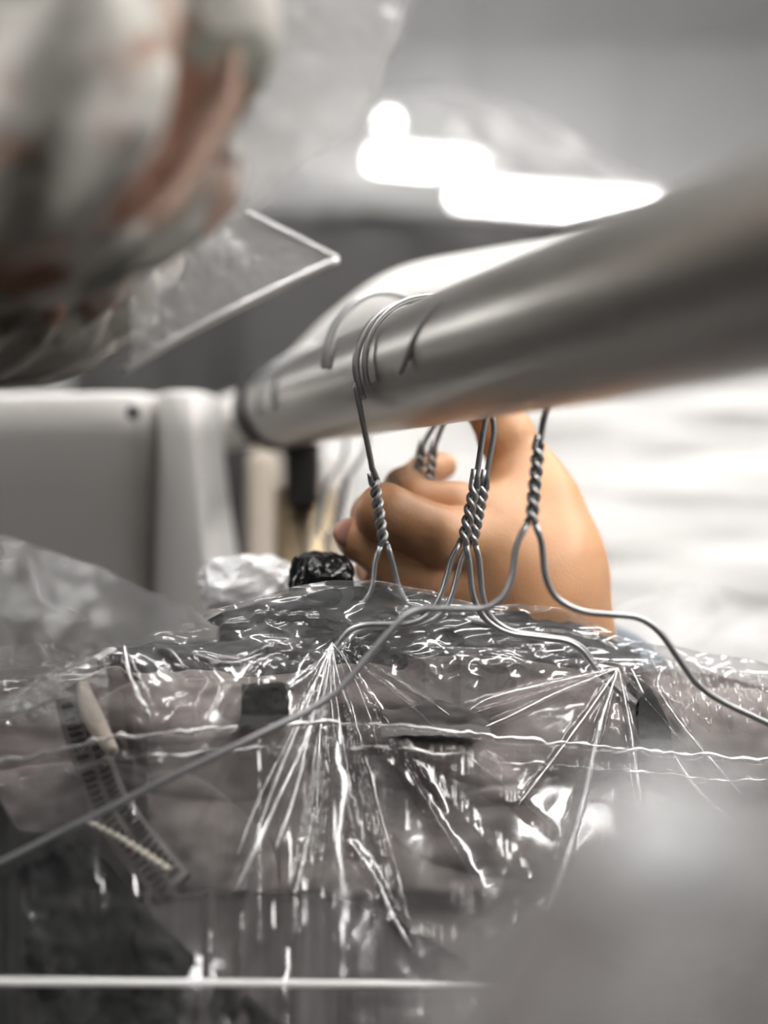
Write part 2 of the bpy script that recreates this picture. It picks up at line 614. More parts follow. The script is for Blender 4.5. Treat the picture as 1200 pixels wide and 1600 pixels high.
# the second tube that leaves the coupling and bends away behind the first one
rp = [P(452, 628, .80), P(500, 585, .775), P(560, 530, .745), P(640, 478, .73), P(760, 452, .735), P(900, 430, .75), P(1060, 415, .78), P(1300, 400, .85)]
obj('bent_tube', tube_bm(smooth_path(rp, 10), 0.0185, 48), M['enamel'], rt)['label'] = 'white enamelled tube bending away behind the steel tube'
obj('bracket', box_bm(P(448, 790, .815) - Vector((0, .012, 0)), P(500, 690, .815) + Vector((0, .012, 0)), bev=.003), M['rubber'], rt)
pb = P(478, 760, .83)
obj('support_post', tube_bm([(pb.x, pb.y, 0), (pb.x, pb.y, pb.z)], 0.017, 32), M['tanpost'], rt)
pf = rail(1.48)
obj('support_post', tube_bm([(pf.x, pf.y, 0), (pf.x, pf.y, pf.z - .01)], 0.017, 32), M['tanpost'], rt)
pf = rail(-0.7)
obj('support_post', tube_bm([(pf.x, pf.y, 0), (pf.x, pf.y, pf.z - .01)], 0.017, 32), M['tanpost'], rt)


# ------------------------------------------------------------------ hangers
class Plane:
    def __init__(s, d):
        s.c = rail(d)

    def at(s, px, py, off=0.0):
        ray = Vector(((px - 600) / F, 1.0, -(py - 800) / F))
        o = Vector((0, 0, H))
        t = (s.c + RD * off - o).dot(RD) / ray.dot(RD)
        return o + ray * t


WR = 0.00102


def arc(pl, cpx, R, a0, a1, n=40, off=0.0):
    c = pl.at(*cpx)
    out = []
    for k in range(n + 1):
        a = math.radians(a0 + (a1 - a0) * k / n)
        out.append(c + E1 * (R * math.cos(a)) + E2 * (R * math.sin(a)) + RD * off)
    return out


def hanger(d, label, centre, R, a0, a1, stem, twist, lleg, rleg, bar=None, hand=1, hookpts=None, ends=True, stub=0.006):
    pl = Plane(d)
    t = thing('wire_hanger', label, 'hanger', pl.at(*twist[1]), 'wire hangers on the rail')
    tw_top, tw_bot = pl.at(*twist[0]), pl.at(*twist[1])
    hk = hookpts(pl) if hookpts else arc(pl, centre, R, a1, a0)       # from the tip to the stem
    st = [pl.at(*p) for p in stem]
    path = hk + round_path([hk[-1]] + st + [tw_top], 0.006, 5)[1:]
    # two strands wound round each other
    ax = tw_bot - tw_top
    L = ax.length
    ax.normalize()
    s1 = ax.cross(RD).normalized()
    turns = max(2.0, round(L / 0.0070 * 2) / 2)
    sA, sB = [], []
    nn = int(28 * turns)
    for k in range(nn + 1):
        f = k / nn
        a = 2 * PI * turns * f * hand
        r = WR * 1.08
        o = (s1 * math.cos(a) + RD * math.sin(a)) * r
        p = tw_top.lerp(tw_bot, f)
        sA.append(p + o)
        sB.append(p - o)
    obj('hook', tube_bm(path[:-1] + [sA[0]], WR, 14), M['wire'], t)
    obj('twisted_neck', tube_bm(sA, WR, 12), M['wire'], t)
    # second strand starts with its cut end beside the stem
    up = (st[-1] - tw_top).normalized() if st else -ax
    pre = [sB[0] + up * stub, sB[0] + up * stub * 0.5]
    nk = tube_bm(pre + sB, WR, 12)
    obj('twisted_neck', nk, M['wire'], t)
    # which strand leads to which arm
    la, ra = [pl.at(*p) for p in lleg], [pl.at(*p) for p in rleg]
    eA, eB = sA[-1], sB[-1]
    if (eA - eB).dot(E1) > 0:
        eA, eB = eB, eA
    obj('shoulder_arm', tube_bm(round_path([eA] + la, 0.006, 6), WR, 12), M['wire'], t)
    obj('shoulder_arm', tube_bm(round_path([eB] + ra, 0.006, 6), WR, 12), M['wire'], t)
    if bar:
        a, b = la[-1], ra[-1]
        m1, m2 = pl.at(*bar[0], bar[4] if len(bar) > 4 else 0.0), pl.at(*bar[1], bar[4] if len(bar) > 4 else 0.0)
        obj('bottom_bar', tube_bm(round_path([a, m1, m2, b], 0.01, 6), bar[2], 12), bar[3], t)
    return t


# A: hook turned the other way, its stem on the left of the rail
hanger(0.527, 'wire hanger whose stem runs down the left of the rail to a lone twist', (655, 573), 0.0226, 196, -20,
       [(556, 606), (565, 650), (578, 712)], [(585, 752), (600, 852)],
       [(586, 876), (582, 922), (560, 952), (470, 962), (440, 985), (300, 1100), (-330, 1400)],
       [(613, 876), (624, 926), (650, 958), (740, 968), (800, 985), (860, 1050), (1400, 1330)],
       bar=((-300, 1440), (1370, 1370), WR, M['wire']), hand=-1, stub=.003)
# B1, B2: the pair
hanger(0.506, 'left one of the two wire hangers whose twists touch side by side', (674, 570), 0.0226, -22, 199,
       [(757, 662), (748, 722)], [(741, 762), (723, 850)],
       [(706, 872), (689, 932), (666, 966), (640, 975), (570, 976), (545, 984), (508, 1030), (380, 1120), (-380, 1490)],
       [(733, 874), (738, 932), (756, 968), (790, 990), (884, 1001), (908, 1014), (935, 1052), (1060, 1162), (1420, 1350)],
       bar=((-350, 1520), (1400, 1390), WR, M['wire']))
hanger(0.517, 'right one of the two wire hangers whose twists touch side by side', (660, 574), 0.0228, -22, 209,
       [(775, 662), (764, 722)], [(756, 762), (738, 850)],
       [(722, 868), (706, 932), (690, 962), (660, 977), (575, 981), (552, 990), (516, 1032), (390, 1125), (-370, 1490)],
       [(749, 872), (754, 934), (766, 966), (797, 987), (888, 999), (912, 1012), (939, 1050), (1064, 1160), (1424, 1348)],
       bar=((-340, 1520), (1404, 1388), WR, M['wire']))
def chook(pl):
    return smooth_path([P(*p) for p in [(627, 583, .4555), (639, 550, .451), (655, 517, .444), (676, 488, .436), (703, 466, .427), (734, 452, .417), (778, 440, .411),
                                       (825, 446, .414), (865, 475, .424), (890, 520, .437), (890, 565, .447), (876, 608, .452), (857, 636, .455)]], 6)


# C: nearest, in front of the pair
hanger(0.455, 'nearest wire hanger, long twist at right and bare arms crossing the whole film', (748, 548), 0.0226, -20, 196,
       [(850, 650), (846, 680)], [(841, 700), (830, 818)],
       [(806, 850), (801, 900), (790, 930), (762, 952), (645, 951), (610, 985), (528, 1082), (480, 1112), (230, 1232), (0, 1348), (-420, 1540)],
       [(847, 846), (851, 900), (866, 934), (905, 956), (1000, 964), (1030, 985), (1090, 1072), (1130, 1098), (1330, 1190), (1620, 1330)],
       bar=((-380, 1531), (1590, 1545), 0.0011, M['bar'], -0.018), hand=1, stub=.004, hookpts=chook)


# D pair: held up by the hand
def dhook(off):
    def f(pl):
        pts = [(505 + off, 576), (506 + off, 556), (516 + off, 518), (536 + off, 486), (562 + off, 465), (592 + off, 458),
               (624 + off, 464), (652 + off, 482), (680 + off, 515), (697 + off, 556), (701 + off, 600), (692 + off, 645)]
        return smooth_path([pl.at(*p) for p in pts], 6)
    return f


hanger(0.578, 'wire hanger lifted off the rail by the hand, twist left of its twin', None, 0, 0, 0,
       [(664, 688)], [(657, 712), (650, 800)],
       [(636, 830), (630, 890), (600, 930), (520, 940), (480, 980), (-150, 1280)],
       [(664, 830), (668, 890), (690, 930), (780, 940), (830, 980), (1300, 1240)],
       bar=((-130, 1310), (1280, 1270), WR, M['wire']), hookpts=dhook(0))
hanger(0.572, 'wire hanger lifted off the rail by the hand, twist right of its twin', None, 0, 0, 0,
       [(683, 686)], [(675, 712), (667, 800)],
       [(652, 832), (646, 892), (616, 932), (536, 942), (496, 982), (-160, 1290)],
       [(680, 832), (684, 892), (706, 932), (796, 942), (846, 982), (1320, 1250)],
       bar=((-140, 1320), (1300, 1280), WR, M['wire']), hookpts=dhook(8))
# E: far ones beyond the hand
for d_, cx, lab in ((0.69, 0, 'blurred wire hanger hanging further back, seen left of the fist'),
                    (0.735, -40, 'most distant wire hanger, a blurred stem next to the dark bracket')):
    q = F * 0.0226 / d_
    c = rail(d_)
    cpx = 600 + F * c.x / d_ + 3
    cpy = 800 - F * (c.z - H) / d_ + 2
    hanger(d_, lab, (cpx, cpy), 0.0226, -22, 196, [(cpx + q * .9, cpy + 85), (cpx + q * .55, cpy + 120)],
           [(cpx + q * .45, cpy + 140), (cpx + q * .3, cpy + 200)],
           [(cpx + 8, cpy + 220), (cpx + 4, cpy + 262), (cpx - 20, cpy + 285), (cpx - 90, cpy + 290), (cpx - 140, cpy + 340), (cpx - 620, cpy + 560)],
           [(cpx + 36, cpy + 220), (cpx + 40, cpy + 262), (cpx + 64, cpy + 285), (cpx + 134, cpy + 290), (cpx + 180, cpy + 340), (cpx + 640, cpy + 560)],
           bar=((cpx - 600, cpy + 590), (cpx + 620, cpy + 590), WR, M['wire']))


# ------------------------------------------------------------------ draped sheets (film and cloth)
def ridge_depth(px, d0):
    x = (px - 600) / F * d0
    return d0 + 0.2412 * (x - 0.0138)


def drape(ridge, d0, k, bot, px0, px1, nc, nr, hfun, off=0.0, back=0.06, nb=24, fall=0.25, nf=14, curl=0.0):
    """a sheet that comes up behind, runs over the ridge and falls forward: (rows, cols, 3)"""
    px = np.linspace(px0, px1, nc)[None, :]
    ry = ridge(px)
    t = np.linspace(0, 1, nr)[:, None]
    py = ry + t * (np.maximum(bot, ry + 40) - ry)
    rel = py - ry
    dd = ridge_depth(px, d0) - k * rel - (curl(px) if callable(curl) else curl) * (1 - np.exp(-rel / 25.0))
    A = Pn(np.broadcast_to(px, py.shape), py, dd)
    # normals
    gu = np.gradient(A, axis=1)
    gv = np.gradient(A, axis=0)
    nn = np.cross(gu, gv)
    nn /= np.linalg.norm(nn, axis=-1, keepdims=True) + 1e-12
    flip = np.where(nn[..., 1:2] > 0, -1.0, 1.0)
    nn = nn * flip
    h = hfun(np.broadcast_to(px, py.shape), py, rel) + off
    A = A + nn * h[..., None]
    parts = []
    if back > 0:
        tb = np.linspace(1, 0, nb, endpoint=False)[:, None]
        ang = tb * PI * 0.5
        base = A[0][None]
        dy = back * np.sin(ang)
        dz = -back * 1.6 * (1 - np.cos(ang))
        B = base + np.stack([0.2412 * 0 * dy + 0 * base[..., 0], dy + 0 * base[..., 0], dz + 0 * base[..., 0]], -1)
        nz = 0.0025 * fbm(px / 40.0, tb * 5 + 0 * px, 31)
        B[..., 2] += nz * tb
        parts.append(B)
    parts.append(A)
    if fall > 0:
        tf = np.linspace(0, 1, nf + 1)[1:, None]
        base = A[-1][None]
        C = base + np.stack([0 * base[..., 0] * tf, -0.01 * tf + 0 * base[..., 0], -fall * tf + 0 * base[..., 0]], -1)
        parts.append(C)
    return np.concatenate(parts, 0)


# --- ridge lines, as they stand above the shoulders
r_main = [(-200, 1150), (0, 1108), (60, 1075), (120, 1040), (180, 1004), (300, 1003), (400, 1004), (515, 1001), (600, 1012), (700, 1012),
          (800, 1015), (880, 1026), (965, 1044), (1010, 1034), (1060, 1030), (1140, 1042), (1200, 1058), (1400, 1090)]
r_back = [(-200, 1085), (0, 1050), (120, 1028), (220, 1000), (300, 972), (350, 950), (440, 922), (520, 908), (600, 910), (660, 920), (740, 944),
          (800, 946), (870, 950), (930, 976), (1000, 1008), (1100, 1018), (1200, 1040), (1400, 1080)]
r_front = [(-200, 1215), (0, 1190), (170, 1152), (330, 1138), (500, 1128), (640, 1134), (760, 1150), (880, 1160), (1000, 1172), (1200, 1186), (1400, 1200)]
D_MAIN, K = 0.509, 0.85e-4


def ridge_main(px):
    return sinterp(px, r_main, 12)


def ridge_back(px):
    return sinterp(px, r_back, 22)


def ridge_front(px):
    return sinterp(px, r_front, 20) + 5 * perlin(px / 23.0, px * 0 + .3, 5) + 3 * perlin(px / 9.0, px * 0 + .7, 6)


def shoulder_curl(x):
    return 0.012 / (1 + np.exp(-(x - 190) / 12.0)) / (1 + np.exp((x - 490) / 12.0))


def main_depth(px, py):
    px = np.asarray(px, float)
    rel = py - sinterp(px, r_main, 12)
    return ridge_depth(px, D_MAIN) - K * rel - shoulder_curl(px) * (1 - np.exp(-np.maximum(rel, 0) / 25.0))


def on_main(px, py, off=0.0):
    """a point on the slope of the taupe jacket, lifted by off towards the front"""
    d = float(main_depth(px, py))
    return P(px, py, d) + Vector((0, -0.8, 0.6)) * off


# --- folds of the taupe jacket
def h_jacket(px, py, rel):
    h = 0.005 * fbm(px / 170.0, py / 120.0, 3, 3)
    h += bump(px, py, 850, 1150, 190, 95, -0.30, 0.009)
    h += bump(px, py, 1150, 1160, 135, 95, -0.12, 0.010)
    h += bump(px, py, 330, 1130, 210, 110, 0.05, 0.005)
    h += bump(px, py, 610, 1120, 130, 90, 0.55, 0.005)
    h += bump(px, py, 60, 1250, 180, 70, -0.10, 0.006)
    h += bump(px, py, 330, 1310, 150, 80, 0.7, 0.006)
    h += bump(px, py, 880, 1300, 260, 70, 0.05, 0.005)
    h += fold(px, py, [(480, 1060), (640, 1150), (860, 1290)], 28, 0.007, 60)
    h += fold(px, py, [(560, 1230), (660, 1380), (760, 1560)], 25, 0.006, 50)
    h -= fold(px, py, [(380, 1070), (430, 1085), (500, 1080)], 30, 0.004, 30, taper=False)
    h -= fold(px, py, [(1012, 1060), (1016, 1110), (1040, 1150)], 14, 0.016, 22, taper=False)
    h -= fold(px, py, [(600, 1120), (680, 1128), (760, 1125)], 24, 0.010, 24, taper=False)
    h -= 0.010 * (1 / (1 + np.exp(-(py - 1395) / 4.0)))
    return h


JB = thing('taupe_jacket', 'taupe zip jacket under clear film filling the lower picture', 'jacket', P(620, 1100, .48))
A = drape(ridge_main, D_MAIN, K, 1760, -260, 1420, 420, 240, h_jacket, off=-0.0105, back=0.05, fall=0.35,
          curl=shoulder_curl)
ja = obj('body', grid_mesh('body', A), M['taupe'], JB)

# collar and zip on the left of the taupe jacket
pip = [(133, 1082), (140, 1110), (152, 1140), (166, 1165), (182, 1190)]
obj('collar_piping', tube_bm(smooth_path([on_main(x, y, .006) for x, y in pip], 8), [0.0016 + .0016 * math.sin(PI * k / 32) for k in range(33)], 14), M['beige'], JB)


def strip(pts, w, th, off, n=10):
    c = smooth_path([on_main(x, y, off) for x, y in pts], n)
    rows = []
    nv = Vector((0, -0.8, 0.6))
    for i, p in enumerate(c):
        t = (c[min(i + 1, len(c) - 1)] - c[max(i - 1, 0)]).normalized()
        s = t.cross(nv).normalized()
        rows.append([p - s * w - nv * th, p - s * w, p + s * w, p + s * w - nv * th])
    return grid_mesh('strip', np.array([[list(v) for v in r] for r in rows]), closed=True), c


zp = [(118, 1092), (128, 1135), (146, 1190), (168, 1250), (200, 1300), (238, 1350), (272, 1390)]
zm, zc = strip(zp, 0.0060, 0.004, .0022, 24)
zip_ = obj('zipper', zm, M['tape'], JB)
bm = bmesh.new()
acc = 0.0
for i in range(1, len(zc) - 1):
    acc += (zc[i] - zc[i - 1]).length
    if acc < 0.0022:
        continue
    acc = 0.0
    t = (zc[i + 1] - zc[i - 1]).normalized()
    nv = Vector((0, -0.9, 0.42))
    s = t.cross(nv).normalized()
    m4 = Matrix((s, t, nv)).transposed().to_4x4()
    for sg in (-1, 1):
        m4.translation = zc[i] + s * (0.0026 * sg) + t * (0.0006 * sg) + nv * 0.0006
        bmesh.ops.create_cube(bm, size=1.0, matrix=m4 @ Matrix.Diagonal((0.0034, 0.0012, 0.0014, 1)))
obj('zipper_teeth', bm, M['teeth'], zip_, smooth=False)

# dark lining that shows below the hem line
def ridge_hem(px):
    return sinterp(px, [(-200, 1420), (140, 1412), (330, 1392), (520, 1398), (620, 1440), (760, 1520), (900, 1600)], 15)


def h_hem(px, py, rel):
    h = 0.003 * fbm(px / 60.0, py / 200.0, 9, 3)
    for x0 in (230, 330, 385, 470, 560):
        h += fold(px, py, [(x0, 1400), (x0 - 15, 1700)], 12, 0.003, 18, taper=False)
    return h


def drape_on(ridge, bot, px0, px1, nc, nr, hfun, off, fall=0.3, back=0.012):
    """a piece of cloth lying on the slope of the jacket"""
    px = np.linspace(px0, px1, nc)[None, :]
    ry = ridge(px)
    t = np.linspace(0, 1, nr)[:, None]
    py = ry + t * (np.maximum(bot, ry + 30) - ry)
    pxx = np.broadcast_to(px, py.shape)
    d = main_depth(pxx, py)
    A = Pn(pxx, py, d)
    h = hfun(pxx, py, py - ry) + off * np.clip((py - ry) / 12.0, 0.0, 1) ** 0.5
    A = A + h[..., None] * np.array([0, -0.8, 0.6])
    base = A[:1]
    bk = np.concatenate([base + np.array([0, back * s, -back * 1.5 * s * s]) for s in (1.0, 0.75, 0.5, 0.25)], 0)
    tf = np.linspace(0, 1, 10)[1:, None]
    b2 = A[-1:]
    C = b2 + np.stack([0 * b2[..., 0] * tf, -0.01 * tf + 0 * b2[..., 0], -fall * tf + 0 * b2[..., 0]], -1)
    return np.concatenate([bk, A, C], 0)


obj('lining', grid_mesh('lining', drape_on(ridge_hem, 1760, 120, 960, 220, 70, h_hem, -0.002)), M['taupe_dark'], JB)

obj('gap_shade_patch', grid_mesh('gap_shade_patch', drape_on(lambda x: 1066 + 0.04 * (x - 380) + 3 * np.sin(x / 14.0), 1122, 378, 452, 40, 20,
                                                            lambda a, b, c: 0.002 * fbm(a / 40., b / 30., 19, 2), 0.002, fall=0.002, back=0.004)), M['black'], JB)  # black sheet painting the shaded gap between folds, no real lining

obj('fold_shade_patch', grid_mesh('fold_shade_patch', drape_on(lambda x: 1098 + 0.0016 * (x - 680) ** 2 + 4 * np.sin(x / 19.0), 1136, 596, 764, 50, 20,
                                                      lambda a, b, c: 0.002 * fbm(a / 40., b / 30., 23, 2), 0.002, fall=0.002, back=0.004)), M['taupe_dark'], JB)  # dark sheet standing in for the shade between two folds
obj('fold_shade_patch', grid_mesh('fold_shade_patch', drape_on(lambda x: 1074 + 0.55 * np.abs(x - 1012) ** 1.35, 1164, 996, 1046, 30, 20,
                                                      lambda a, b, c: 0.001 * fbm(a / 40., b / 30., 23, 2), 0.004, fall=0.002, back=0.004)), M['black'], JB)  # black sheet standing in for the shaded gap beside the right fold

# black jacket, lower left
def ridge_black(px):
    return sinterp(px, [(-260, 1300), (0, 1302), (110, 1298), (150, 1325), (200, 1385), (260, 1455), (330, 1510), (420, 1580), (500, 1640)], 14)


def h_black(px, py, rel):
    h = 0.005 * fbm(px / 90.0, py / 110.0, 12, 3)
    h += fold(px, py, [(100, 1310), (170, 1420), (250, 1500)], 26, 0.001, 40, taper=False)
    h += 0.034 / (1 + np.exp((px - 22) / 3.0))
    return h


BJ = thing('black_jacket', 'black jacket at the lower left under the film, beaded edge', 'jacket', P(60, 1450, .44))
obj('body', grid_mesh('body', drape_on(ridge_black, 1760, -260, 480, 200, 120, h_black, 0.002)), M['black'], BJ)
bm = bmesh.new()
for k in range(12):
    f = k / 11
    x, y = 146 + 120 * f, 1310 + 70 * f ** 1.2
    bmesh.ops.create_icosphere(bm, subdivisions=2, radius=0.00105, matrix=Matrix.Translation(on_main(x, y, 0.011)) @ Matrix.Diagonal((1.3, 1, 0.8, 1)))
obj('beaded_edge', bm, M['cream'], BJ)


# charcoal garment on the hangers behind
def h_char(px, py, rel):
    return 0.004 * fbm(px / 120.0, py / 60.0, 15, 3) - 0.001


CG = thing('charcoal_jacket', 'charcoal jacket on the hangers behind the taupe one, only its dark shoulders showing', 'jacket', P(640, 990, .53))
A = drape(ridge_back, 0.5262, 1.0e-4, 1030, 150, 1010, 240, 60, h_char, off=-0.003, back=0.012, fall=0.5)
obj('body', grid_mesh('body', A), M['charcoal'], CG)


# --- clear film over the taupe jacket, pulled into two fans
def h_film(px, py, rel):
    h = 0.0003 * ridged(px / 90.0, py / 120.0, 21, 2) + 0.0022 * fbm(px / 260.0, py / 220.0, 25, 2)
    near = np.exp(-(rel / 60.0) ** 2)
    h += near * 0.0016 * ridged(px / 60.0, py / 45.0, 28, 2)
    a1, a2 = (520, 1006), (965, 1046)
    sharp = [(a1, (368, 1396), 3.0, .0040), (a1, (352, 1330), 2.2, .0020), (a1, (402, 1385), 2.4, .0032), (a1, (430, 1332), 2.6, .0034), (a1, (484, 1400), 2.2, .0018),
             (a1, (500, 1385), 2.0, .0016), (a1, (545, 1112), 2.0, .0022), (a1, (558, 1240), 1.9, .0018), (a1, (585, 1330), 2.0, .0015),
             (a1, (455, 1082), 2.0, .0020), (a1, (468, 1122), 2.3, .0025), (a1, (450, 1480), 2.4, .0016), (a1, (640, 1490), 3.5, .0016),
             (a1, (720, 1130), 3.0, .0018), (a1, (700, 1270), 4.0, .0020), (a1, (880, 1310), 8.0, .0026), (a1, (760, 1420), 7.0, .0024),
             (a2, (808, 1262), 2.4, .0028), (a2, (842, 1456), 4.0, .0050), (a2, (1005, 1292), 2.8, .0026), (a2, (1174, 1308), 3.0, .0040),
             (a2, (745, 1140), 2.4, .0024), (a2, (690, 1132), 3.0, .0022), (a2, (720, 1104), 2.6, .0022), (a2, (905, 1200), 2.0, .0012), (a2, (1120, 1140), 2.4, .0016)]
    for i, (a, b, w, am) in enumerate(sharp):
        h += fold(px, py, [a, b], w * .7, am, w * 1.35, crisp=0.8, wob=2.2, seed=40 + i)
    h += fold(px, py, [(1032, 1048), (1026, 1072), (1046, 1110), (1090, 1170), (1158, 1246)], 2.4, .0036, 3.4, crisp=.8, wob=2, seed=80)
    h += fold(px, py, [(548, 1318), (590, 1380), (642, 1482)], 5.0, .0034, 5.0, crisp=.8, wob=3, seed=81)
    # loose creases at the upper left
    h += fold(px, py, [(190, 1010), (205, 1060), (226, 1110), (240, 1130)], 5, .0036, 9, wob=3, seed=82)
    h += fold(px, py, [(240, 1006), (275, 1030), (285, 1048), (270, 1020)], 4, .0030, 5, wob=3, seed=83)
    h += fold(px, py, [(300, 1024), (340, 1036), (372, 1038), (410, 1026), (470, 1014)], 3.0, .0030, 3, wob=3, seed=84)
    h += fold(px, py, [(400, 1050), (375, 1090), (350, 1120)], 8, .0036, 10, wob=3, seed=85)
    h += fold(px, py, [(285, 1030), (320, 1070), (300, 1110), (250, 1120)], 12, .0042, 16, wob=6, seed=86)
    h += fold(px, py, [(0, 1120), (90, 1060), (180, 1010)], 5, .0030, 6, wob=3, seed=87)
    h += fold(px, py, [(20, 1095), (110, 1050), (190, 1020)], 4, .0030, 6, wob=5, seed=88)
    for i in range(10):
        x = 1040 + 17 * i
        h += fold(px, py, [(x, 1030), (x + 14, 1075 + 12 * (i % 3)), (x + 22, 1120 + 25 * (i % 2))], 2.6, .0018, 3.6, wob=4, seed=90 + i)
    return h


fm = drape(ridge_main, D_MAIN - 0.001, K, 1800, -280, 1440, 860, 420, h_film, off=0.0, back=0.05, fall=0.35,
           curl=shoulder_curl)
o = obj('plastic_film', grid_mesh('plastic_film', fm), M['film'])
tag(o, 'clear plastic film over the taupe jacket, pulled into two fans of creases', 'film', 'plastic garment covers')


def crease(parent, pts, r0, r1, seed, wob=0.7):
    """a ropey pleat where the film is gathered into a fold"""
    c = smooth_path([Vector((x, y, 0)) for x, y in pts], max(6, int(36 / (len(pts) - 1))))
    n = len(c)
    path, rad = [], []
    for i, p in enumerate(c):
        f = i / (n - 1)
        x = p.x + wob * (0.3 + f) * float(perlin(np.array([p.y / 13.0]), np.array([seed * 3.1]), seed)[0])
        d = float(main_depth(x, p.y))
        path.append(P(x, p.y, d) + Vector((0, -0.9, 0.42)) * 0.0022)
        k = 0.65 + 0.75 * abs(float(perlin(np.array([p.y / 8.0]), np.array([seed * 1.7]), seed + 3)[0])) * 2
        rad.append(max(0.00008, 1.25 * (r0 + (r1 - r0) * f) * k * min(1, (1 - f) * 6 + .15)))
    return obj('crease', tube_bm(path, rad, 8), M['crease'], parent)


A1, A2 = (519, 1008), (965, 1047)
for i, (pts, r0, r1) in enumerate([
        ([A1, (480, 1150), (440, 1240), (368, 1396)], .0002, .0010), ([A1, (470, 1130), (425, 1240), (385, 1360)], .0002, .0006), ([A1, (455, 1150), (405, 1250), (372, 1340)], .0001, .0004),
        ([A1, (488, 1130), (462, 1240), (430, 1332)], .0002, .0007), ([A1, (500, 1150), (495, 1290)], .0002, .0003), ([A1, (497, 1060), (466, 1120)], .0003, .0004),
        ([A1, (490, 1050), (452, 1078)], .0002, .0004), ([A1, (516, 1060), (522, 1150)], .0003, .0002), ([A1, (528, 1060), (552, 1125)], .0003, .0003),
        ([A1, (525, 1090), (548, 1230)], .0002, .0002), ([(462, 1400), (480, 1320), (492, 1260)], .0003, .0002),
        ([(548, 1318), (590, 1380), (612, 1430), (642, 1482)], .0003, .0009), ([A1, (548, 1050), (580, 1130), (592, 1180)], .0002, .0001),
        ([A2, (900, 1140), (808, 1262)], .0003, .0005), ([A2, (935, 1140), (900, 1290), (842, 1456)], .0003, .0014), ([A2, (985, 1150), (1005, 1292)], .0003, .0005),
        ([(985, 1048), (1050, 1180), (1100, 1250), (1174, 1308)], .0003, .0009), ([(1034, 1046), (1026, 1075), (1046, 1112), (1090, 1170), (1158, 1246)], .0004, .0005),
        ([A2, (870, 1085), (800, 1120), (750, 1142)], .0002, .0004), ([A2, (860, 1070), (760, 1096), (716, 1130)], .0002, .0003),
        ([(196, 1012), (205, 1060), (226, 1105), (236, 1126)], .0004, .0009), ([(300, 1022), (340, 1036), (372, 1038), (412, 1024)], .0002, .0003),
        ([(268, 1018), (288, 1046), (272, 1040)], .0003, .0004)]):
    crease(o, pts, r0, r1, i + 1)


def h_front(px, py, rel):
    edge = np.exp(-(rel / 9.0) ** 2)
    h = 0.0004 * ridged(px / 120.0, py / 110.0, 51, 2) + 0.0011 * fbm(px / 260.0, py / 300.0, 55, 2)
    h += edge * 0.003 * np.abs(perlin(px / 11.0, py / 9.0, 52))
    h += 0.0022 * np.exp(-((rel - 11) / 5.0) ** 2) * (0.6 + perlin(px / 30.0, py * 0, 53))
    h += 0.0018 * np.exp(-((rel - 40) / 7.0) ** 2) * np.clip(perlin(px / 33.0, py / 25., 54) * 3, 0, 1.4)
    for i, (a, b, w, am) in enumerate([((560, 1140), (700, 1290), 9, .0022), ((600, 1150), (840, 1400), 12, .0026), ((520, 1160), (600, 1520), 9, .0020),
                                       ((380, 1140), (300, 1330), 7, .0018), ((150, 1330), (180, 1600), 7, .0016), ((320, 1400), (330, 1620), 6, .0016),
                                       ((375, 1400), (365, 1620), 5, .0018), ((455, 1390), (470, 1610), 6, .0014), ((30, 1400), (110, 1600), 8, .0015),
                                       ((0, 1270), (200, 1180), 8, .0020), ((830, 1290), (850, 1400), 6, .0016)]):
        h += fold(px, py, [a, b], w * .8, am * (.2 if a[1] > 1300 else .55), w * 1.3, wob=3, seed=60 + i)
    return h


fm = drape(ridge_front, 0.479, 0.80e-4, 1800, -280, 1440, 640, 300, h_front, off=0.0, back=0.0, fall=0.33)
o = obj('plastic_film', grid_mesh('plastic_film', fm), M['film_front'])
film_outer = o
tag(o, 'outer plastic film with a crinkled upper hem running straight across below the fans', 'film', 'plastic garment covers')


def h_backfilm(px, py, rel):
    h = 0.0038 * ridged(px / 150.0, py / 60.0, 71, 2) + 0.003 * fbm(px / 120., py / 60., 73, 2)
    h += fold(px, py, [(300, 1000), (420, 960), (560, 985), (700, 960)], 5, .003, 6, wob=8, seed=74)
    h += fold(px, py, [(770, 1010), (860, 990), (960, 1012)], 4, .003, 5, wob=6, seed=75)
    return h


fm = drape(ridge_back, 0.524, 1.0e-4, 1040, -260, 1420, 640, 120, h_backfilm, off=0.0, back=0.018, fall=0.5)
o = obj('plastic_film', grid_mesh('plastic_film', fm), M['film_crumple'])
tag(o, 'crumpled plastic film behind the wire necks, covering the charcoal jacket', 'film', 'plastic garment covers')


fp = []
for i in range(150):
    x = -250 + 1680 * i / 149.0
    y = float(ridge_front(np.array([x]))[0]) + 7 * float(perlin(np.array([i / 4.0]), np.array([.2]), 8)[0])
    fp.append(P(x, y, float(ridge_depth(x, 0.479))) + Vector((0, -.001, 0)))
obj('hem', tube_bm(fp, [0.00012 + 0.0011 * abs(float(perlin(np.array([i / 2.1]), np.array([.4]), 7)[0])) * 2 for i in range(150)], 8), M['crease'], film_outer)

fp, fr_ = [], []
for i in range(240):
    x = -250 + 1680 * i / 239.0
    y = float(ridge_front(np.array([x]))[0]) + 34 + 9 * float(perlin(np.array([i / 9.0]), np.array([.2]), 9)[0])
    fp.append(P(x, y, float(ridge_depth(x, 0.479)) - .0035) + Vector((0, -.001, 0)))
    fr_.append(max(0.00006, 0.0016 * (abs(float(perlin(np.array([i / 5.0]), np.array([.6]), 11)[0])) - 0.12)))
obj('crease', tube_bm(fp, fr_, 8), M['crease'], film_outer)

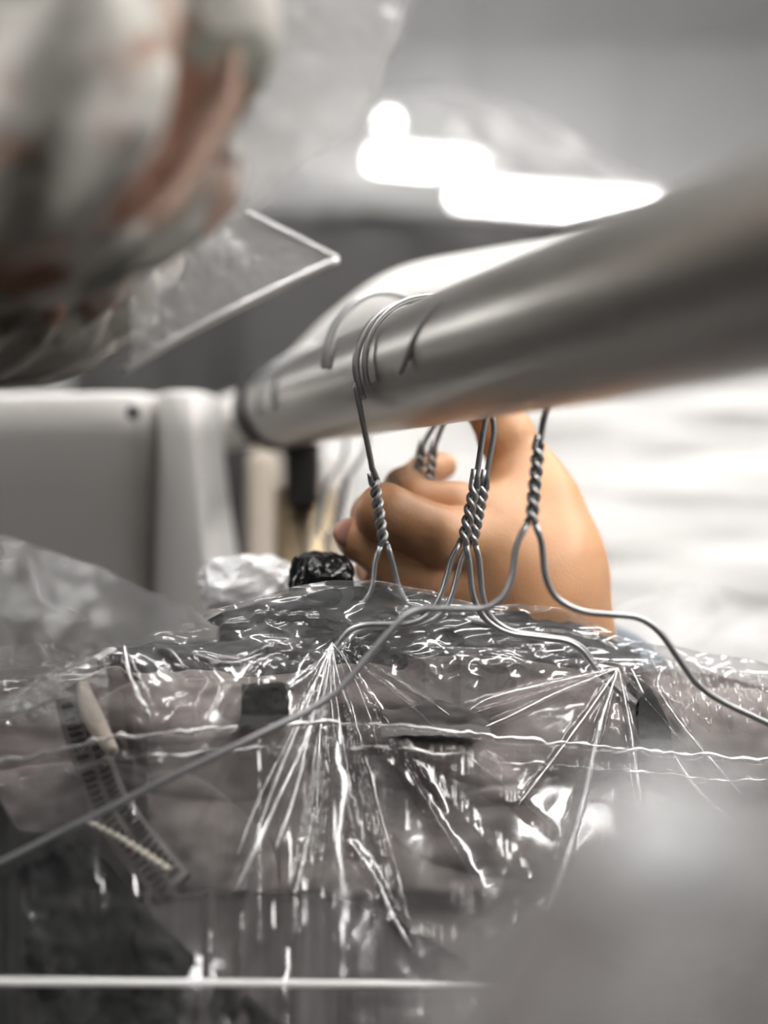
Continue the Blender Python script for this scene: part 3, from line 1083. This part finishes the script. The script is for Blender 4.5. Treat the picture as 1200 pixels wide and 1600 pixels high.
# black plastic wad and the silvery lump
def crumple_ball(name, c, r, mat, label, cat, seed, sx=1., sy=1., sz=1., amp=.35):
    bm = bmesh.new()
    bmesh.ops.create_icosphere(bm, subdivisions=5, radius=1.0)
    P_ = np.array([v.co[:] for v in bm.verts])
    rs = np.random.RandomState(seed)
    dirs = rs.normal(size=(44, 3))
    dirs /= np.linalg.norm(dirs, axis=1, keepdims=True)
    offs = 0.62 + amp * rs.rand(44)
    # cut by random planes: facets like crushed film
    dist = np.min(offs[None] / np.maximum(P_ @ dirs.T, 0.05), axis=1)
    rad = np.minimum(dist, 1.25) + 0.16 * ridged(P_[:, 0] * 1.6 + 3, P_[:, 2] * 1.6 + 1, seed, 3) + 0.12 * ridged(P_[:, 1] * 1.5 + 7, P_[:, 2] * 1.5 - P_[:, 0], seed + 5, 2)
    Q = P_ * rad[:, None] * np.array([sx, sy, sz]) * r
    for v, q in zip(bm.verts, Q):
        v.co = Vector(q) + c
    o = obj(name, bm, mat)
    me = o.data
    try:
        me.set_sharp_from_angle(angle=math.radians(22))
    except Exception:
        pass
    return tag(o, label, cat)


crumple_ball('plastic_wad', P(503, 914, .545), 0.0145, M['film_black'], 'black plastic wad poking up left of the lone twisted hanger neck', 'plastic', 5, .95, .9, 1.0, .55)
crumple_ball('plastic_wad', P(396, 916, .60), 0.0165, M['white_plastic'], 'bright silvery lump of crushed clear plastic beside the white garment cover', 'plastic', 9, 1.45, 1, .9, .3)

# ------------------------------------------------------------------ hazy film sheet at the near left
def flat_film(name, corners_fn, nc, nr, hf, mat, label, group='plastic garment covers'):
    u = np.linspace(0, 1, nc)[None, :]
    v = np.linspace(0, 1, nr)[:, None]
    px, py, d = corners_fn(u, v)
    A = Pn(px, py, d)
    gu, gv = np.gradient(A, axis=1), np.gradient(A, axis=0)
    nn = np.cross(gu, gv)
    nn /= np.linalg.norm(nn, axis=-1, keepdims=True) + 1e-12
    A = A + nn * hf(px, py)[..., None]
    o = obj(name, grid_mesh(name, A), mat)
    return tag(o, label, 'film', group)


def c_veil(u, v):
    px = -160 + u * 500
    top = sinterp(px, [(-200, 800), (0, 832), (150, 885), (240, 925), (300, 950), (340, 985)], 15)
    bot = sinterp(px, [(-200, 1120), (0, 1095), (180, 1010), (340, 1000)], 15)
    py = top + v * (bot - top)
    d = .415 + 0.05 * u - 0.035 * v + 0 * px
    return px + 0 * py, py, d


flat_film('plastic_film', c_veil, 160, 90, lambda px, py: 0.002 * fbm(px / 140, py / 140, 14),
          M['film_grey'], 'hazy grey film sheet standing up at the left edge before the white garment cover')


def c_left(u, v):
    px = -160 + u * 330
    py = 1010 + v * 130 - 20 * u
    d = .445 - 0.035 * v + .03 * u
    return px + 0 * py, py + 0 * px, d + 0 * px


flat_film('plastic_film', c_left, 200, 110, lambda px, py: 0.0045 * ridged(px / 45, py / 36, 17, 4),
          M['film_crumple'], 'glittering scrunched film at the far left edge below the hazy grey sheet')

# ------------------------------------------------------------------ white garment cover, left
def cover():
    t = thing('garment_cover', 'stiff white garment cover at left with one dark snap', 'garment cover', P(180, 900, .75))
    prof = [(-330, .80), (-200, .78), (0, .755), (120, .74), (190, .735), (225, .742), (243, .757), (252, .750), (266, .730), (290, .722), (315, .726),
            (334, .745), (345, .775), (335, .82), (250, 1.10), (0, 1.16), (-330, 1.2)]
    c3 = smooth_path([Vector((p[0], p[1] * 1000, 0)) for p in prof], 6)
    rows = []
    zs = [(606, .0), (608, .35), (613, .75), (622, 1.0), (680, 1), (760, 1), (830, 1), (900, 1), (1000, 1), (1300, 1), (1700, 1)]
    for (py, ins) in zs:
        row = []
        for p in c3:
            px, d = p.x, p.y / 1000
            fl = max(0.0, (py - 640) / 260.0)
            w = max(0.0, min(1.0, (px - 230) / 110.0))
            px2 = px + 30 * min(fl, 1.6) ** 1.4 * w - 10 * min(fl, 1.2) * math.exp(-((px - 243) / 18.0) ** 2)
            d2 = d + 0.26 * fl / 3.4 * max(0.0, 1 - w * 1.5) + 0.012 * min(fl, 1.5) * math.exp(-((px - 246) / 14.0) ** 2)
            dd = 0.80 + (d2 - 0.80) * (0.35 + 0.65 * ins ** .5) if ins < 1 else d2
            if px2 > 200 and ins < 1:
                px2 = 200 + (px2 - 200) * (0.80 + 0.20 * ins ** .5)
            row.append(list(P(px2, 800 + (py - 800) * .74 / .74, dd)) if False else [(px2 - 600) / F * dd, dd, H - (py - 800) / F * 0.735])
        rows.append(row)
    A = np.array(rows)
    m = grid_mesh('cover', A, closed=True)
    n = A.shape[1]
    bm = bmesh.new()
    bm.from_mesh(m)
    bm.verts.ensure_lookup_table()
    bm.faces.new([bm.verts[i] for i in range(n)])
    obj('body', bm, M['white_fabric'], t)
    c = P(208, 644, .733)
    bm = bmesh.new()
    bmesh.ops.create_uvsphere(bm, u_segments=20, v_segments=12, radius=1, matrix=Matrix.Translation(c) @ Matrix.Diagonal((.0036, .002, .0036, 1)))
    obj('snap', bm, M['snap'], t)['label'] = 'dark round snap button'
    return t


cover()

# ------------------------------------------------------------------ floral garments, upper left
def blob_surface(rows, seg=96, hf=None):
    """rows: (py, px_left, px_right, depth centre, depth half) -> closed hanging body"""
    R = []
    ys = [r[0] for r in rows]
    n = 70
    for k in range(n + 1):
        py = ys[0] + (ys[-1] - ys[0]) * k / n
        l, r, dc, dh = [float(np.interp(py, ys, [q[j] for q in rows])) for j in (1, 2, 3, 4)]
        a = np.linspace(0, 2 * PI, seg, endpoint=False)
        cx, hw = (l + r) / 2, (r - l) / 2
        px = cx + hw * np.sign(np.cos(a)) * np.abs(np.cos(a)) ** .85
        d = dc - dh * np.sign(np.sin(a)) * np.abs(np.sin(a)) ** .85
        z = np.full_like(px, H - (py - 800) / F * dc)
        X = (px - 600) / F * dc
        if hf is not None:
            h = hf(a, py)
            X = X + h * np.cos(a)
            d = d - h * np.sin(a)
        R.append(np.stack([X, d, z], -1))
    return np.array(R)


FG = thing('floral_garment', 'floral garment in clear film at the upper left, closest and most blurred', 'garment', P(120, 100, .34), 'floral garments')
rows1 = [(-600, -500, 300, .34, .05), (-200, -520, 385, .34, .055), (0, -540, 392, .34, .06), (120, -540, 378, .34, .06), (200, -540, 352, .34, .06),
         (280, -520, 320, .34, .058), (340, -480, 270, .34, .052), (400, -420, 210, .34, .045), (440, -360, 120, .34, .035), (470, -300, 30, .34, .02), (480, -200, -60, .34, .004)]
hf1 = lambda a, py: 0.005 * np.sin(a * 7 + py / 90.0) + 0.004 * np.sin(a * 13 - py / 140.0 + 1)
obj('body', grid_mesh('body', blob_surface(rows1, 120, hf1), closed=True), M['floral'], FG)
pp = [P(366, 60, .325), P(360, 150, .32), P(335, 220, .315), (P(300, 275, .31)), P(262, 325, .305), P(232, 358, .305)]
obj('piping', tube_bm(smooth_path(pp, 8), 0.0016, 12), M['piping'], FG)

FG2 = thing('floral_garment', 'floral garment lower at the left edge, its sharper pleated hem above the white cover', 'garment', P(80, 480, .43), 'floral garments')
rows2 = [(60, -500, 200, .44, .03), (250, -500, 240, .44, .04), (380, -500, 252, .44, .042), (440, -480, 240, .44, .042), (500, -460, 205, .44, .04),
         (550, -420, 150, .44, .034), (585, -380, 90, .44, .025), (603, -300, 20, .44, .01), (606, -200, -60, .44, .003)]
hf2 = lambda a, py: 0.004 * np.sin(a * 17 + py / 40.0) + 0.003 * np.sin(a * 31 - py / 60.0)
obj('body', grid_mesh('body', blob_surface(rows2, 180, hf2), closed=True), M['floral'], FG2)


def c_f1(u, v):
    # flap of the upper bag: reaches right to the edge (640,0)-(560,210) and tucks under along (400,320)
    py = -420 + v * 790
    right = sinterp(py, [(-500, 760), (0, 640), (120, 592), (210, 560), (250, 470), (310, 415), (345, 345), (380, 250)], 12)
    left = np.interp(py, [-500, 200, 300, 380], [-420, -420, -400, -300])
    px = left + u * (right - left)
    d = .265 + 0.10 * u ** 1.5 + 0.02 * np.clip((py - 200) / 170.0, 0, 1)
    return px, py + 0 * px, d + 0 * px


flap = flat_film('plastic_film', c_f1, 200, 220, lambda px, py: 0.003 * fbm(px / 110, py / 120, 34) + .0022 * ridged(px / 90, py / 110, 36, 3),
          M['film_milky'], 'milky film flap reaching right from the upper floral garment')


def c_f2(u, v):
    # pointed corner of the lower bag
    px = 205 + u * 323
    top = np.interp(px, [-200, 250, 380, 455, 530], [330, 330, 332, 368, 404])
    bot = np.interp(px, [-200, 0, 120, 180, 280, 400, 530], [625, 612, 606, 582, 527, 464, 410])
    py = top + v * (bot - top)
    d = .412 + 0.018 * u + 0 * v
    return px + 0 * py, py, d + 0 * py


corner = flat_film('plastic_film', c_f2, 240, 120, lambda px, py: 0.0025 * fbm(px / 110, py / 90, 44) + .0014 * ridged(px / 70, py / 80, 46, 3),
          M['film_milky'], 'film bag with a pointed corner round the lower floral garment')
obj('edge_seam', tube_bm(smooth_path([P(672, -140, .366), P(640, 0, .365), P(594, 120, .365), P(556, 212, .366), P(470, 252, .372), P(412, 312, .376), P(350, 346, .378)], 6), 0.0005, 8), M['film_milky'], flap)
# welded seams of that corner
obj('seam', tube_bm(smooth_path([P(384, 332, .422), P(455, 368, .426), P(528, 405, .43)], 6), 0.0010, 10), M['film_silver'], corner)
obj('seam', tube_bm(smooth_path([P(528, 405, .43), P(400, 466, .424), P(285, 525, .418), P(190, 580, .412)], 6), 0.0012, 10), M['film_silver'], corner)

# ------------------------------------------------------------------ background garments
DG = thing('dark_garment', 'dark grey clothes in film hanging behind the rail', 'garment', P(650, 450, 1.7))
rows3 = [(332, 420, 560, 1.7, .01), (340, 330, 800, 1.7, .06), (360, 250, 960, 1.7, .08), (420, 160, 1120, 1.7, .09), (560, 120, 1180, 1.7, .09), (760, 100, 1190, 1.7, .09), (2880, 80, 1200, 1.7, .09)]
hf3 = lambda a, py: 0.012 * np.sin(a * 9 + py / 200.0) + 0.006 * np.sin(a * 23)
obj('body', grid_mesh('body', blob_surface(rows3, 120, hf3), closed=True), M['dark_grey'], DG)
rows4 = [(150, 590, 640, 1.7, .005), (158, 520, 720, 1.7, .05), (180, 440, 820, 1.7, .08), (220, 360, 890, 1.7, .1), (260, 300, 935, 1.7, .11), (300, 240, 1040, 1.7, .12),
         (335, 240, 1080, 1.7, .11), (350, 300, 1000, 1.7, .02)]
hf4 = lambda a, py: 0.010 * np.sin(a * 6 + py / 120.0) + 0.006 * np.sin(a * 15 + py / 60.)
o = obj('plastic_film', grid_mesh('plastic_film', blob_surface(rows4, 120, hf4), closed=True), M['film_dome'])
tag(o, 'domed clear film over the dark clothes behind the rail', 'film', 'plastic garment covers')

# pale wrapped laundry on the right
def h_wrap(px, py):
    h = 0.012 * fbm(px / 500., py / 75., 61, 3)
    return h


def c_w(u, v):
    px = 500 + u * 1000
    py = 560 + v * 900
    d = 1.28 - 0.16 * v + 0.10 * np.abs(u - .45)
    return px + 0 * v, py + 0 * u, d + 0 * u


t_ = thing('wrapped_laundry', 'white wrapped laundry with soft level folds behind the hand', 'laundry', P(900, 900, 1.2))
u = np.linspace(0, 1, 160)[None, :]
v = np.linspace(0, 1, 160)[:, None]
px, py, d = c_w(u, v)
A = Pn(px, py, d)
A[..., 1] -= h_wrap(px, py)
top = A[:1] + np.array([0, .02, .004])
top2 = A[:1] + np.array([0, .20, .0])
bot = A[-1:] + np.array([0, .20, 0])
obj('front_fold', grid_mesh('front_fold', np.concatenate([top2, top, A, bot], 0)), M['white_wrap'], t_)


def c_w2(u, v):
    px = 880 + u * 500
    top = sinterp(px, [(880, 960), (960, 950), (1040, 915), (1100, 908), (1160, 935), (1400, 1010)], 15)
    py = top + v * 250
    d = .90 - 0.10 * v + 0.05 * u
    return px + 0 * v, py, d + 0 * px


flat_film('plastic_film', c_w2, 160, 100, lambda px, py: 0.010 * ridged(px / 90, py / 60, 63, 3), M['film_milky'],
          'bright white rumpled film heap at the right edge behind the nearest hanger')

# beige clothes by the post
for i, (x0, x1, d_, mt, lab) in enumerate([(392, 432, 1.05, 'beige', 'narrow beige garment edge hanging beside the post'),
                                          (505, 545, 1.10, 'white_fabric', 'pale garment edge hanging between post and fist'),
                                          (440, 500, 1.20, 'taupe_dark', 'dark garment hanging in the gap behind the post')]):
    rowsx = [(700, x0 + 12, x1 - 12, d_, .004), (712, x0, x1, d_, .03), (900, x0 - 4, x1 + 6, d_, .05), (1700, x0 - 10, x1 + 12, d_, .06)]
    o = obj('hanging_garment', grid_mesh('hanging_garment', blob_surface(rowsx, 48, lambda a, py: 0.003 * np.sin(a * 5 + py / 80.)), closed=True), M[mt])
    tag(o, lab, 'garment')

# ------------------------------------------------------------------ near garment, lower right corner
NG = thing('taupe_garment', 'blurred taupe garment shoulder very close at the lower right', 'garment', P(1100, 1500, .15))
rows5 = [(1262, 1080, 1110, .155, .002), (1275, 1020, 1170, .155, .012), (1310, 975, 1260, .155, .02), (1370, 930, 1380, .155, .026), (1440, 850, 1500, .155, .03),
         (1520, 770, 1600, .155, .034), (1600, 700, 1700, .155, .036), (1800, 600, 1800, .155, .04), (2300, 500, 1900, .155, .04)]
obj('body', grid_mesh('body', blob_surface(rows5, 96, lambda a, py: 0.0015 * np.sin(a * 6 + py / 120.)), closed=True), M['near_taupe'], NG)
rows6 = [(1225, 1060, 1110, .148, .002), (1240, 1000, 1190, .148, .014), (1290, 950, 1290, .148, .024), (1370, 900, 1400, .148, .031), (1440, 820, 1520, .148, .036),
         (1520, 740, 1620, .148, .040), (1600, 670, 1720, .148, .043), (1800, 570, 1820, .148, .047), (2300, 480, 1920, .148, .047)]
o = obj('plastic_film', grid_mesh('plastic_film', blob_surface(rows6, 96, lambda a, py: 0.0015 * np.sin(a * 8 + py / 70.)), closed=True), M['film_near'])
tag(o, 'very near blurred film over the taupe garment in the lower right corner', 'film', 'plastic garment covers')


crumple_ball('plastic_wad', P(1062, 1335, .116), 0.0062, M['white_plastic'], 'added pale lump standing in for a blurred highlight on the near garment film', 'plastic', 15, 1.2, .8, 1.0, .3)  # white lump added to paint the defocused highlight of the near film


# ------------------------------------------------------------------ hand and forearm
def surface_nets(V, org, h):
    S = V < 0
    nx, ny, nz = V.shape
    c = [S[i:nx - 1 + i, j:ny - 1 + j, k:nz - 1 + k] for i in (0, 1) for j in (0, 1) for k in (0, 1)]
    anyv = np.any(c, axis=0)
    allv = np.all(c, axis=0)
    act = anyv & ~allv
    idx = -np.ones(act.shape, int)
    ii = np.argwhere(act)
    idx[act] = np.arange(len(ii))
    acc = np.zeros((len(ii), 3))
    cnt = np.zeros(len(ii))
    corners = [(i, j, k) for i in (0, 1) for j in (0, 1) for k in (0, 1)]
    for a in corners:
        for ax in range(3):
            if a[ax] == 0:
                b = list(a)
                b[ax] = 1
                va = V[ii[:, 0] + a[0], ii[:, 1] + a[1], ii[:, 2] + a[2]]
                vb = V[ii[:, 0] + b[0], ii[:, 1] + b[1], ii[:, 2] + b[2]]
                m = (va < 0) != (vb < 0)
                t = np.where(m, va / np.where(m, va - vb, 1), 0)
                p = np.array(a, float)[None].repeat(len(ii), 0)
                p[:, ax] += t
                acc += p * m[:, None]
                cnt += m
    verts = (ii + acc / cnt[:, None]) * h + org
    quads = []
    for ax in range(3):
        sl0 = [slice(None)] * 3
        sl1 = [slice(None)] * 3
        sl0[ax] = slice(0, -1)
        sl1[ax] = slice(1, None)
        ch = S[tuple(sl0)] != S[tuple(sl1)]
        e = np.argwhere(ch)
        o1, o2 = (ax + 1) % 3, (ax + 2) % 3
        e = e[(e[:, o1] > 0) & (e[:, o2] > 0) & (e[:, o1] < V.shape[o1] - 1) & (e[:, o2] < V.shape[o2] - 1)]
        q = []
        for (s1, s2) in ((-1, -1), (0, -1), (0, 0), (-1, 0)):
            f = e.copy()
            f[:, o1] += s1
            f[:, o2] += s2
            q.append(idx[f[:, 0], f[:, 1], f[:, 2]])
        q = np.stack(q, -1)
        fl = S[e[:, 0], e[:, 1], e[:, 2]]
        q[~fl] = q[~fl][:, ::-1]
        quads.append(q)
    Q = np.concatenate(quads)
    Q = Q[(Q >= 0).all(1)]
    return verts, Q


def chain_sdf(X, pts):
    """tapered capsule chain; pts: (Vector, r)"""
    D = None
    for (a, ra), (b, rb) in zip(pts[:-1], pts[1:]):
        a, b = np.array(a), np.array(b)
        ab = b - a
        t = np.clip(((X - a) @ ab) / (ab @ ab), 0, 1)
        d = np.linalg.norm(X - a - t[..., None] * ab, axis=-1) - (ra + (rb - ra) * t)
        D = d if D is None else smin(D, d, 0.0025)
    return D


def smin(a, b, k):
    h = np.clip(0.5 + 0.5 * (b - a) / k, 0, 1)
    return b + (a - b) * h - k * h * (1 - h)


HD = 0.552
S_ = HD / F


def hp(px, py, dd=0.0):
    return P(px, py, HD + dd)


def build_hand():
    h = 0.0012
    palm = [
        [(hp(858, 1330, .10), .030), (hp(850, 1120, .05), .0275), (hp(842, 985, .018), .0245), (hp(830, 900, .012), .022)],
        [(hp(800, 1130, .055), .026), (hp(800, 985, .020), .0235), (hp(795, 905, .014), .021)],
        [(hp(880, 1130, .055), .026), (hp(882, 985, .020), .0175), (hp(862, 860, .014), .0165)],
        [(hp(850, 930, .012), .019), (hp(788, 812, .010), .0130)],                   # index metacarpal
        [(hp(838, 940, .008), .019), (hp(764, 852, .004), .0135)],
        [(hp(820, 950, .010), .019), (hp(752, 902, .006), .0130)],
        [(hp(810, 965, .014), .018), (hp(752, 950, .012), .0120)],
        [(hp(862, 880, .016), .018), (hp(838, 785, .020), .0150)],                   # thumb base
    ]
    fingers = [
        [(hp(790, 815, .012), .0118), (hp(715, 794, .008), .0100), (hp(645, 783, .007), .0088), (hp(632, 762, .030), .0082), (hp(664, 738, .046), .0074), (hp(692, 728, .054), .0060)],
        [(hp(760, 856, .002), .0130), (hp(688, 839, -.007), .0116), (hp(602, 800, -.011), .0106), (hp(586, 806, .016), .0094), (hp(618, 815, .036), .0082)],
        [(hp(752, 918, .004), .0126), (hp(676, 908, .000), .0114), (hp(602, 864, .001), .0096), (hp(562, 844, .004), .0080), (hp(552, 838, .006), .0072)],
        [(hp(752, 962, .012), .0115), (hp(690, 956, .008), .0104), (hp(634, 934, .012), .0092), (hp(598, 908, .020), .0080), (hp(580, 890, .028), .0068)],
        [(hp(838, 785, .020), .0140), (hp(818, 735, .022), .0122), (hp(790, 680, .022), .0112), (hp(770, 640, .022), .0102), (hp(752, 600, .024), .0084)],
    ]
    palm = [[(p, r * .94) for p, r in c] for c in palm]
    fingers = [[(p, r * .93) for p, r in c] for c in fingers]
    pts = [p for c in palm + fingers for p in c]
    lo = np.min([np.array(p[0]) - p[1] for p in pts], 0) - .006
    hi = np.max([np.array(p[0]) + p[1] for p in pts], 0) + .006
    n = np.ceil((hi - lo) / h).astype(int) + 1
    g = np.stack(np.meshgrid(*[lo[i] + h * np.arange(n[i]) for i in range(3)], indexing='ij'), -1)
    D = None
    for c in palm:
        d = chain_sdf(g, c)
        D = d if D is None else smin(D, d, .012)
    Fd = None
    for c in fingers[:4]:
        d = chain_sdf(g, c)
        Fd = d if Fd is None else smin(Fd, d, .0004)
    D = smin(D, Fd, .004)
    D = smin(D, chain_sdf(g, fingers[4]), .011)
    V, Q = surface_nets(D, lo, h)
    return V, Q, fingers


V, Q, FN = build_hand()
PS = thing('person', "bare forearm and left hand of a person pinching the lifted hangers behind the rail", 'person', hp(850, 1000, .03))
hm = raw_mesh('hand', V, Q)
ho = obj('hand', hm, M['skin'], PS)
sm = ho.modifiers.new('smooth', 'SMOOTH')
sm.factor = 0.5
sm.iterations = 2
# ring finger nail
c = hp(545, 832, .000)
bm = bmesh.new()
bmesh.ops.create_uvsphere(bm, u_segments=24, v_segments=16, radius=1,
                          matrix=Matrix.Translation(c) @ Matrix.Rotation(math.radians(-18), 4, 'Y') @ Matrix.Rotation(math.radians(28), 4, 'Z') @ Matrix.Diagonal((.0062, .0022, .0052, 1)))
obj('fingernail', bm, M['nail'], PS)
# sleeve further down the arm
sl = smooth_path([hp(868, 1095, .050), hp(872, 1200, .075), hp(880, 1400, .12), hp(900, 1700, .2)], 8)
rr_ = [0.046 + 0.004 * math.sin(k * 1.3) + .0006 * k for k in range(len(sl))]
obj('sleeve', tube_bm(sl, rr_, 40), M['sleeve'], PS)
sl = tube_bm([hp(965, 985, .08), hp(975, 1010, .08), hp(990, 1060, .085), hp(1010, 1180, .10)], [.004, .010, .015, .02], 24)
bpy.data.meshes  # (kept simple: only the cuff shows)
sl.free()

# ------------------------------------------------------------------ world, camera, view
w = bpy.data.worlds.new('room_ambient')
SC.world = w
w.use_nodes = True
bg = w.node_tree.nodes['Background']
bg.inputs[0].default_value = (0.9, 0.95, 1.0, 1)
bg.inputs[1].default_value = 0.3

cam = bpy.data.cameras.new('camera')
co = bpy.data.objects.new('camera', cam)
COL.objects.link(co)
co.location = (0, 0, H)
co.rotation_euler = (PI / 2, 0, 0)
cam.sensor_width = 36.0
cam.sensor_fit = 'AUTO'
cam.lens = F / 1600.0 * 36.0
cam.clip_start = 0.01
cam.clip_end = 50
cam.dof.use_dof = True
cam.dof.focus_distance = 0.507
cam.dof.aperture_fstop = 4.0
SC.camera = co

SC.view_settings.view_transform = 'Standard'
SC.view_settings.look = 'None'
SC.view_settings.exposure = 0.4
SC.view_settings.gamma = 1.0
SC.view_settings.use_curve_mapping = False
cy = SC.cycles
cy.use_denoising = True
cy.max_bounces = 10
cy.transparent_max_bounces = 32
cy.glossy_bounces = 4
cy.diffuse_bounces = 4
cy.caustics_reflective = False
cy.caustics_refractive = False
cy.sample_clamp_indirect = 8.0
